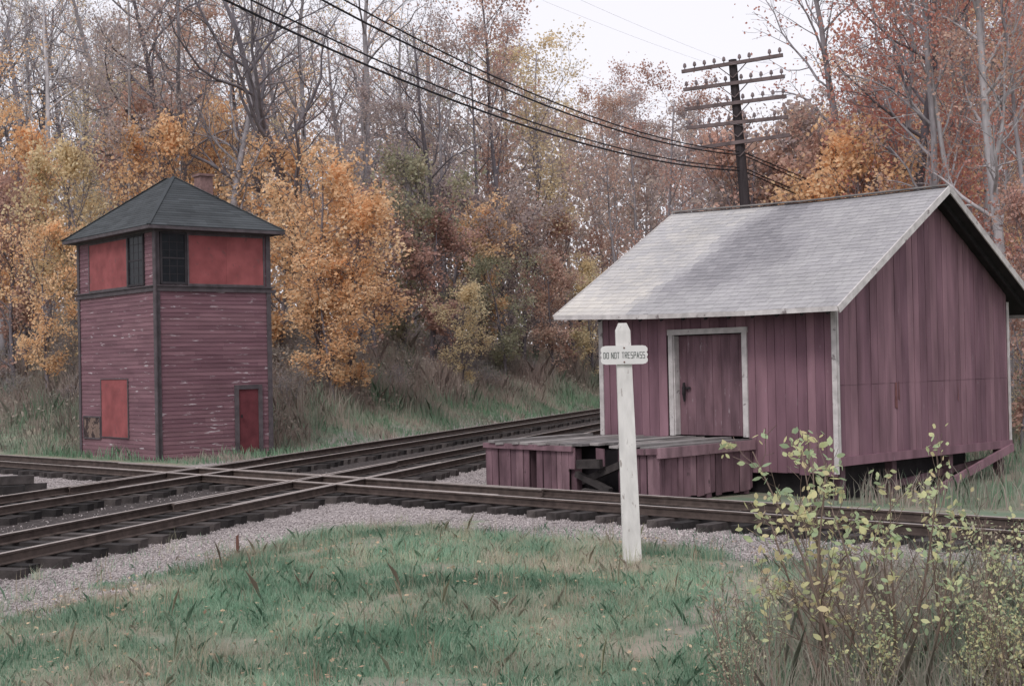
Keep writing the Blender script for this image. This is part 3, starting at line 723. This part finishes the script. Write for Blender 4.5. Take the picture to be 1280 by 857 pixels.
for k,(dz,ex,ez,rr) in enumerate(((0,-.9,0,.024),(.10,-.5,.05,.018),(.5,.45,.05,.022),(.60,.8,.15,.018))):
    wire((pw.x,pw.y-.2,8.42+dz),(-14+ex,8,0),-3.7,8.5+ez,rr,'thick black overhead cable sagging toward the pole')
    wire((pw.x+.3,pw.y+.2,8.42+dz),(27+k*.5,76,0),-2.5,1.6,.020,'thick black overhead cable sagging beyond the pole')
for i,(ai,p) in enumerate(attach):
    if i%14==2:
        wire(tuple(p),(p.x-21,p.y-36,0),-2.0,3.0,.003,'thin bare telegraph wire on insulator',1,3,'telegraph_wire','thin telegraph wires',m_wire)

# ------------------------------------------------------------ trees
def rv(rng): return Vector((rng.gauss(0,1),rng.gauss(0,1),rng.gauss(0,1)))
def grow(rng,mb,sites,p,d,L,r,depth,cfg):
    n=cfg['seg'][depth]; pts=[p.copy()]; rad=[r]; dirs=[d.copy()]
    for i in range(n):
        d=(d+rv(rng)*cfg['jit'][depth]+Vector((0,0,cfg['up'][depth]))).normalized()
        p=p+d*(L/n); pts.append(p); rad.append(max(cfg['rmin'],r*(1-(i+1)/n*cfg['tap'][depth]))); dirs.append(d.copy())
    mb.tube(pts,rad,cfg['sides'][depth],rng.random(),cap=(depth==0))
    if depth<cfg['maxd']:
        nc=cfg['nch'][depth]
        for k in range(nc):
            f=cfg['f0'][depth]+(1-cfg['f0'][depth])*(k+rng.random()*.9)/nc
            i=min(int(f*n),n-1); u=f*n-i; q_=pts[i].lerp(pts[i+1],u); rr=rad[i]*(1-u)+rad[i+1]*u
            dd=dirs[i]; perp=dd.cross(rv(rng)).normalized()
            ang=math.radians(rng.uniform(*cfg['ang'][depth]))
            nd=(dd*math.cos(ang)+perp*math.sin(ang)).normalized()
            if depth==0: 
                sh=cfg['shape'](f); LL=cfg['spread']*sh*rng.uniform(.75,1.15)
            else: LL=L*cfg['lr'][depth]*rng.uniform(.7,1.15)*(1.15-.5*f)
            grow(rng,mb,sites,q_,nd,LL,rr*cfg['rr'][depth],depth+1,cfg)
    else:
        sites+= [x for x in pts[1:]]
BASE=dict(seg=[9,6,4,3],jit=[.05,.13,.18,.22],up=[.03,.09,.06,.03],tap=[.8,.75,.7,.6],sides=[8,5,4,3],nch=[17,6,6],f0=[.34,.2,.2],ang=[(38,65),(28,55),(25,60)],lr=[0,.5,.5,.5],rr=[.5,.55,.6],maxd=3,rmin=.008)
def tree_meshes(seed,H,r0,spread,nleaf,lsize,sig,shape,barkm,multi=1,hexa=False,asp=.75,**kw):
    rng=random.Random(seed); cfg=dict(BASE); cfg.update(kw); cfg['spread']=spread; cfg['shape']=shape
    mb=MB(); sites=[]
    for k in range(multi):
        d=Vector((0,0,1)) if multi==1 else Vector((rng.gauss(0,.25),rng.gauss(0,.25),1)).normalized()
        grow(rng,mb,sites,Vector((rng.gauss(0,.12*(multi>1)),rng.gauss(0,.12*(multi>1)),-.25)),d,H*(1 if k==0 else rng.uniform(.7,1)),r0,0,cfg)
    tme=mb.mesh('trunk'); tme.materials.append(barkm)
    for pl2 in tme.polygons: pl2.use_smooth=True
    S_=np.array([s_[:] for s_ in sites]); idx=NR.integers(0,len(S_),nleaf)
    Cc=S_[idx]+NR.normal(size=(nleaf,3))*sig
    cn=np.array([noise.noise(Vector((c[0]*.7+seed,c[1]*.7,c[2]*.7))) for c in Cc]); keep=cn>-.2; Cc=Cc[keep]; cn=cn[keep]
    Vv,Ff=leafquads(Cc,lsize,asp,hexa)
    cme=np_mesh('crown',Vv,Ff,np.clip(NR.random(len(Ff))*.8+.1+cn*.5,0,1)); cme.materials.append(m_orange)
    return dict(H=H,t=tme,c=cme)
tall=lambda f: .35+.9*math.sin(max(0,min(1,(f-.25)/.8))*math.pi)*.9
rnd_=lambda f: .3+.8*math.sin(max(0,min(1,(f-.1)/.95))*math.pi)
TALL=[tree_meshes(100+i,24,.27+.05*(i%2),4.6+.5*(i%3),1900,.14,.24,tall,m_bark,nch=[16,6,5],rr=[.52,.58,.6],jit=[.06,.14,.18,.22]) for i in range(4)]
BARE=[tree_meshes(150+i,20,.36,6.5,350,.12,.2,tall,m_barkd,nch=[15,7,6],jit=[.10,.18,.2,.22],f0=[.38,.2,.2],rr=[.6,.55,.6]) for i in range(2)]
TURN=[tree_meshes(180+i,22,.2,4.8,9500,.17,.34,tall,m_bark,f0=[.22,.2,.2]) for i in range(2)]
MED=[tree_meshes(200+i,9,.12,3.1,9500,.15,.22,rnd_,m_barkd,f0=[.12,.15,.15],nch=[18,6,5]) for i in range(3)]
SHR=[tree_meshes(300+i,3.6,.035,1.5,1800,.10,.14,rnd_,m_bark,multi=6,f0=[.15,.15,.15],nch=[7,4,4],rmin=.006) for i in range(2)]
def place(tp,x,y,H,leafmat,name,label,cat='tree',group=None,bark=None,rot=None,wide=1.,z=None,noleaf=False):
    if z is None: z=ground_z(x,y)
    e=thing(name,(x,y,z),label,cat,group); k=H/tp['H']; e.scale=(k*wide,k*wide,k); e.rotation_euler=(random.uniform(-.04,.04),random.uniform(-.04,.04),random.uniform(0,6.28) if rot is None else rot)
    t=bpy.data.objects.new('trunk',tp['t']); COL.objects.link(t); t.parent=e
    if bark: t.material_slots[0].link='OBJECT'; t.material_slots[0].material=bark
    if not noleaf:
        c=bpy.data.objects.new('crown',tp['c']); COL.objects.link(c); c.parent=e
        c.material_slots[0].link='OBJECT'; c.material_slots[0].material=leafmat
    return e
SK=[(-400,-90),(600,-60),(660,-20),(700,60),(745,105),(780,95),(850,95),(900,130),(950,190),(1010,200),(1050,150),(1100,40),(1150,-80),(1700,-80)]
SKF=[(-400,190),(330,190),(420,140),(660,120),(745,150),(900,160),(950,200),(1010,205),(1100,150),(1700,130)]
def skyline(px,K=SK):
    for (x0,y0),(x1,y1) in zip(K,K[1:]):
        if x0<=px<=x1: return y0+(y1-y0)*(px-x0)/(x1-x0)
    return -90
def topH(x,y,j=0):
    px=640+1750*x/y; yt=skyline(px)+j; return 2.5+(455-.021*(px-640)-yt)*y/1750-ground_z(x,y)
def XY(px,y): return ((px-640)/1750*y, y)
LBL={m_orange.name:'orange-leaved',m_yellow.name:'ochre-leaved',m_russet.name:'russet-leaved',m_mauve.name:'nearly bare brown-leaved',m_red.name:'crimson-leaved',m_olive.name:'olive-green',m_brush.name:'grey-brown'}
def lab(m,kind,where): return '%s autumn %s %s'%(LBL[m.name],kind,where)
x,y=XY(415,64); place(BARE[0],x,y,18.5,m_mauve,'bare_tree','large dark bare tree with heavy forking limbs on bank',noleaf=True,wide=1.1,rot=2.0)
x,y=XY(265,70); place(BARE[1],x,y,20,m_mauve,'bare_tree','tall dark bare tree rising from wooded bank',noleaf=True,wide=.8)
for (px,y,H,m,tp,wd) in ((395,59,9.0,m_orange,0,1.15),(352,64,9.6,m_orange,1,1.1),(438,60,8.0,m_orange,2,1.2),(415,57,5.6,m_orange,1,1.3),(60,58,6.8,m_orange,1,.95),(120,60,9.5,m_yellow,2,.9),(270,67,11.5,m_orange,0,.9),(210,70,12,m_russet,1,.9),(160,68,11,m_orange,2,.9),(30,66,11,m_orange,0,.9),(540,76,8.5,m_russet,0,1.25),(580,74,5.2,m_yellow,2,1.2),(505,78,11,m_olive,1,1.),(690,90,7.5,m_russet,0,1.1),(18,62,9,m_russet,0,1.),(600,86,9.5,m_orange,0,1.1),(655,96,11,m_mauve,1,1.1),(720,100,11,m_russet,2,1.1),(470,74,9,m_russet,0,1.1),(630,84,7,m_olive,1,1.2),(560,84,11,m_mauve,2,1.1),(740,96,8,m_yellow,0,1.1),(240,62,10,m_orange,2,.9)):
    x,yy=XY(px,y)
    place(MED[tp],x,yy,H,m,'autumn_tree',lab(m,'tree','on the grassy bank'),wide=wd)
def far_enough(lst,x,y,d):
    return all((x-a)**2+(y-b)**2>d*d for a,b in lst)
pos=[]; cnt=0; tries=0
while cnt<78 and tries<9000:
    tries+=1
    y=random.uniform(60,118); x=random.uniform(-.46,.16)*y
    m_=min(B(x,y)-24,-A(x,y)-21.3)
    if y>104: m_=10
    if m_<7 or not far_enough(pos,x,y,3.2): continue
    pos.append((x,y)); cnt+=1
    px=640+1750*x/y
    H=min(random.uniform(19,27),topH(x,y,random.uniform(-20,80)))
    if H<5: continue
    u_=random.random()
    if px<330: cm=m_mauve if u_<.45 else (m_russet if u_<.65 else (m_orange if u_<.9 else m_yellow))
    elif px<560: cm=m_mauve if u_<.55 else (m_russet if u_<.78 else (m_yellow if u_<.88 else m_orange))
    else: cm=m_russet if u_<.36 else (m_mauve if u_<.66 else (m_yellow if u_<.78 else (m_orange if u_<.92 else m_olive)))
    full=random.random()<(.25 if px<480 else .5)
    if full and px<560: H=min(H,random.uniform(13,19))
    tp=random.choice(TURN) if full else random.choice(TALL)
    place(tp,x,y,H,cm,'forest_tree',lab(cm,'woodland tree','rising from the wooded bank'),group='woodland trees',wide=random.uniform(.85,1.1)*(1.0 if H>17 else 1.25),bark=random.choice([None,None,m_barkl,m_barkd]))
cnt=0; tries=0
while cnt<48 and tries<6000:
    tries+=1
    y=random.uniform(50,100); x=random.uniform(.10,.46)*y
    if A(x,y)<-10+ (y-50)*.02 or not far_enough(pos,x,y,2.6): continue
    if math.hypot(x-px_,y-py_)<4: continue
    pos.append((x,y)); cnt+=1
    px=640+1750*x/y
    H=min(random.uniform(17,22),topH(x,y,random.uniform(0,50)))
    if H<4: continue
    u_=random.random()
    if px>1080: cm=m_red if u_<.35 else (m_russet if u_<.68 else (m_mauve if u_<.85 else m_orange))
    elif px>960: cm=m_orange if u_<.4 else (m_russet if u_<.7 else m_mauve)
    else: cm=m_russet if u_<.5 else (m_mauve if u_<.8 else m_yellow)
    tp=random.choice(TURN) if random.random()<.45 else random.choice(TALL)
    if H<13: tp=random.choice(MED+TURN)
    place(tp,x,y,H,cm,'forest_tree',lab(cm,'woodland tree','behind the freight shed'),group='woodland trees',wide=random.uniform(.85,1.1)*(1.0 if H>17 else 1.15))
for (px,y,H,tp,m,bk,wd) in ((1150,46,19,TALL[0],m_red,m_barkd,1.1),(1135,50,20,TURN[0],m_red,m_bark,1.0),(1185,45,18,TALL[2],m_russet,m_bark,.9),(1215,44,17,TURN[0],m_red,m_barkl,.9),(1258,43,18,TALL[3],m_red,m_barkl,.9),(1240,50,18,TURN[1],m_red,m_barkl,1.),(1085,54,20,TALL[2],m_red,m_bark,1.1),(1075,47,9.6,MED[0],m_orange,None,1.05),(1045,52,9.0,MED[1],m_orange,None,1.),(1110,49,9.8,MED[2],m_orange,None,1.),(1290,42,15,TURN[0],m_russet,m_bark,1.),(1275,40,7,MED[2],m_russet,None,1.),(830,62,14.5,TURN[1],m_russet,None,.95),(780,78,17,TURN[0],m_russet,None,.8),(880,66,13,TURN[0],m_mauve,None,.9)):
    x,yy=XY(px,y); place(tp,x,yy,H,m,'autumn_tree',lab(m,'tree','standing behind the freight shed'),bark=bk,wide=wd)
cnt=0; tries=0
while cnt<80 and tries<5000:
    tries+=1
    y=random.uniform(52,95); x=random.uniform(-.42,.10)*y; m_=min(B(x,y)-24,-A(x,y)-21.3)
    if m_<3.6 or m_>14: continue
    if y<58 and towerdist(x,y)<3: continue
    cnt+=1; cm=random.choice([m_olive,m_brush,m_brush,m_brush,m_mauve,m_brush])
    place(random.choice(SHR),x,y,random.uniform(1.3,2.8)*(1 if m_>7 else .6),cm,'shrub',lab(cm,'shrub','growing on the weedy bank'),'shrub','shrubs on the bank',wide=1.5)
for _ in range(26):
    y=random.uniform(38,60); x=random.uniform(.30,.44)*y
    if rtest(x,y):
        cm=random.choice([m_olive,m_yellow,m_russet,m_orange]); place(random.choice(SHR),x,y,random.uniform(1.5,3.5),cm,'shrub',lab(cm,'shrub','beside the freight shed'),'shrub','shrubs by the shed',wide=1.2)
n=140000; yy=NR.uniform(104,150,n); xx=NR.uniform(-.46,.46,n)*yy
px=640+1750*xx/yy; yt=np.array([skyline(v,SKF) for v in px])+NR.random(n)*30+np.array([noise.noise(Vector((v*.02,w_*.05,0)))*60 for v,w_ in zip(px,yy)])
top=2.5+(455-yt)*yy/1750; top=np.minimum(top,27)
zz=3+(top-3)*NR.random(n)**1.35
cl=np.array([noise.noise(Vector((a_*.22,b_*.22,c_*.22))) for a_,b_,c_ in zip(xx,yy,zz)])
keep=(cl>-.22-.5*(zz<8))
Cc=np.stack([xx,yy,zz],1)[keep]
Vv,Ff=leafquads(Cc,.45,.8); 
hue=np.array([noise.noise(Vector((a_*.07,c_*.1,5))) for a_,c_ in zip(xx,zz)])[keep]
fw=obj('distant_woodland',np_mesh('distant_woodland',Vv,Ff,np.clip(NR.random(len(Ff))*.5+.3+cl[keep]*.4+hue*.8,0,1)),m_mauve); fw['kind']='stuff'; fw['label']='far-off mauve and brown autumn woodland'; fw['category']='woodland'
mb=MB()
for _ in range(70):
    y=random.uniform(100,150); x=random.uniform(-.46,.46)*y
    h=min(22,topH(x,y,40)); 
    if h<4: continue
    mb.tube([Vector((x,y,0)),Vector((x+random.gauss(0,.4),y,h*.5)),Vector((x+random.gauss(0,.8),y,h))],[.2,.14,.04],5,random.random())
tk=obj('distant_trunks',mb.mesh('distant_trunks'),m_bark); tk['kind']='stuff'; tk['label']='grey trunks of the far-off wood'; tk['category']='woodland'
n=150000; yy=NR.uniform(50,118,n); xx=NR.uniform(-.46,.45,n)*yy
aa=.952*xx-.306*yy; bb=.691*xx+.723*yy; mm=np.minimum(bb-24,-aa-21.3)
mm=np.where(yy>102,12,mm); mm=np.where((aa>-5)&(yy>60),12,mm)
cl=np.array([noise.noise(Vector((a_*.25,b_*.25,0))) for a_,b_ in zip(xx,yy)])
keep=(mm+cl*3>2.6)&(cl>-.45)
xx,yy,cl,mm=xx[keep],yy[keep],cl[keep],mm[keep]; gz=np.array([ground_z(a_,b_) for a_,b_ in zip(xx,yy)])
zz=gz+NR.random(len(xx))**1.4*(1.4+3.2*np.clip(cl+.25,0,1))*np.clip((mm-1)/7,.3,1)
Vv,Ff=leafquads(np.stack([xx,yy,zz],1),.15,.5)
us=obj('undergrowth',np_mesh('undergrowth',Vv,Ff,np.clip(NR.random(len(Ff))*.7+.15+cl*.5,0,1)),m_brush); us['kind']='stuff'; us['label']='tangled grey-brown brush and woodland undergrowth'; us['category']='undergrowth'

# ------------------------------------------------------------ foreground bush & weeds
def bushmesh(seed,H,nst,spread,nleaf,lsize,stem,nch=[9,3],asp=.55,r0=.014):
    return tree_meshes(seed,H,r0,spread,nleaf,lsize,.04,lambda f:.5+.5*(1-f),stem,multi=nst,hexa=True,asp=asp,seg=[8,5,3],jit=[.05,.12,.2],up=[.02,.12,.05],tap=[.75,.6,.5],sides=[6,4,3],nch=nch,f0=[.25,.2],ang=[(25,50),(25,60)],lr=[0,.45,.45],rr=[.5,.6],maxd=2,rmin=.0022)
b1=bushmesh(401,2.15,6,.62,640,.060,m_brown_stem)
b1b=bushmesh(407,2.15,6,.62,760,.055,m_brown_stem)
place(b1,2.35,10.9,2.3,m_bush,'sapling_bush','leggy sapling bush with sparse yellow-green leaves','bush',rot=.4,wide=1.1)
place(b1b,2.95,10.9,2.05,m_bush,'sapling_bush','leggy sapling bush with sparse yellow-green leaves','bush',rot=2.4,wide=1.1)
place(b1b,3.55,11.3,1.6,m_bush,'sapling_bush','leggy sapling bush with sparse yellow-green leaves','bush',rot=4.4,wide=1.1)
b2=bushmesh(402,1.25,6,.5,620,.042,m_brown_stem,r0=.008)
b3=bushmesh(403,1.3,7,.35,300,.03,m_brown_stem,nch=[7,3],r0=.007)
for (x,y,H) in ((2.75,10.3,.8),(3.5,10.5,.95),(4.1,11.4,1.1),(4.9,12.6,1.2),(3.75,9.9,.9),(3.2,10.0,.7)):
    place(b2,x,y,H,m_bush,'weed_bush','low bush with small yellow-green leaves','bush','low bushes in the rank growth')
for (x,y,H) in ((1.75,10.6,1.25),(2.0,11.3,.9),(3.1,12.5,1.0),(3.9,12.2,1.3),(4.5,10.9,1.5),(5.2,13.5,1.4),(4.3,13.2,1.3),(3.4,11.4,1.25),(2.7,12.0,.9),(4.0,10.4,1.35),(1.65,10.0,.8),(4.8,13.6,1.5),(3.6,10.0,1.2)):
    place(b3,x,y,H,m_dryweed,'dry_weed','spindly dry brown weed stalks','weed','dry weed stalks')
T=[]
for _ in range(13000):
    x=random.gauss(4.0,1.3); y=random.uniform(9.2,16)
    if x>1.6+max(0,(y-11))*.35: T.append((x,y,ground_z(x,y)))
blades('tall_weeds',np.array(T),.15,.65,.008,m_weed,'rank tangled weeds and long dry grass','weeds',.9,None,.0)

# ------------------------------------------------------------ light, sky
w=bpy.data.worlds.new('World'); scene.world=w; w.use_nodes=True; nt=w.node_tree; N=nt.nodes; L=nt.links
bg=N['Background']; sk=N.new('ShaderNodeTexSky'); sk.sky_type='NISHITA'; sk.sun_disc=False
EL,AZ=math.radians(48),math.radians(200)
sk.sun_elevation=EL; sk.sun_rotation=AZ
hs_=N.new('ShaderNodeHueSaturation'); hs_.inputs['Saturation'].default_value=.3; L.new(sk.outputs[0],hs_.inputs['Color'])
mi=N.new('ShaderNodeMix'); mi.data_type='RGBA'; mi.inputs[0].default_value=.88; L.new(hs_.outputs[0],mi.inputs[6]); mi.inputs[7].default_value=(6.8,6.65,7.15,1)
L.new(mi.outputs[2],bg.inputs[0]); bg.inputs[1].default_value=.148
sl=bpy.data.lights.new('sun','SUN'); sl.energy=1.5; sl.angle=math.radians(18); sl.color=(1,.97,.94)
so=bpy.data.objects.new('sun',sl); COL.objects.link(so)
dv=Vector((math.sin(AZ)*math.cos(EL),math.cos(AZ)*math.cos(EL),math.sin(EL)))
so.rotation_euler=dv.to_track_quat('Z','Y').to_euler(); so.location=(0,0,30)
scene.view_settings.view_transform='Standard'; scene.view_settings.look='None'; scene.view_settings.exposure=0

# ------------------------------------------------------------ camera
cd=bpy.data.cameras.new('camera'); cam=bpy.data.objects.new('camera',cd); COL.objects.link(cam); scene.camera=cam
cd.sensor_width=36; cd.lens=1750/1280*36; cd.clip_end=4000
p_=math.atan(27/1750); r_=math.radians(1.2)
f_=Vector((0,math.cos(p_),math.sin(p_))); ri=Vector((1,0,0)); up=ri.cross(f_)
ri2=ri*math.cos(r_)-up*math.sin(r_); up2=up*math.cos(r_)+ri*math.sin(r_)
M_=Matrix((ri2,up2,-f_)).transposed().to_4x4(); M_.translation=Vector((0,0,2.5)); cam.matrix_world=M_
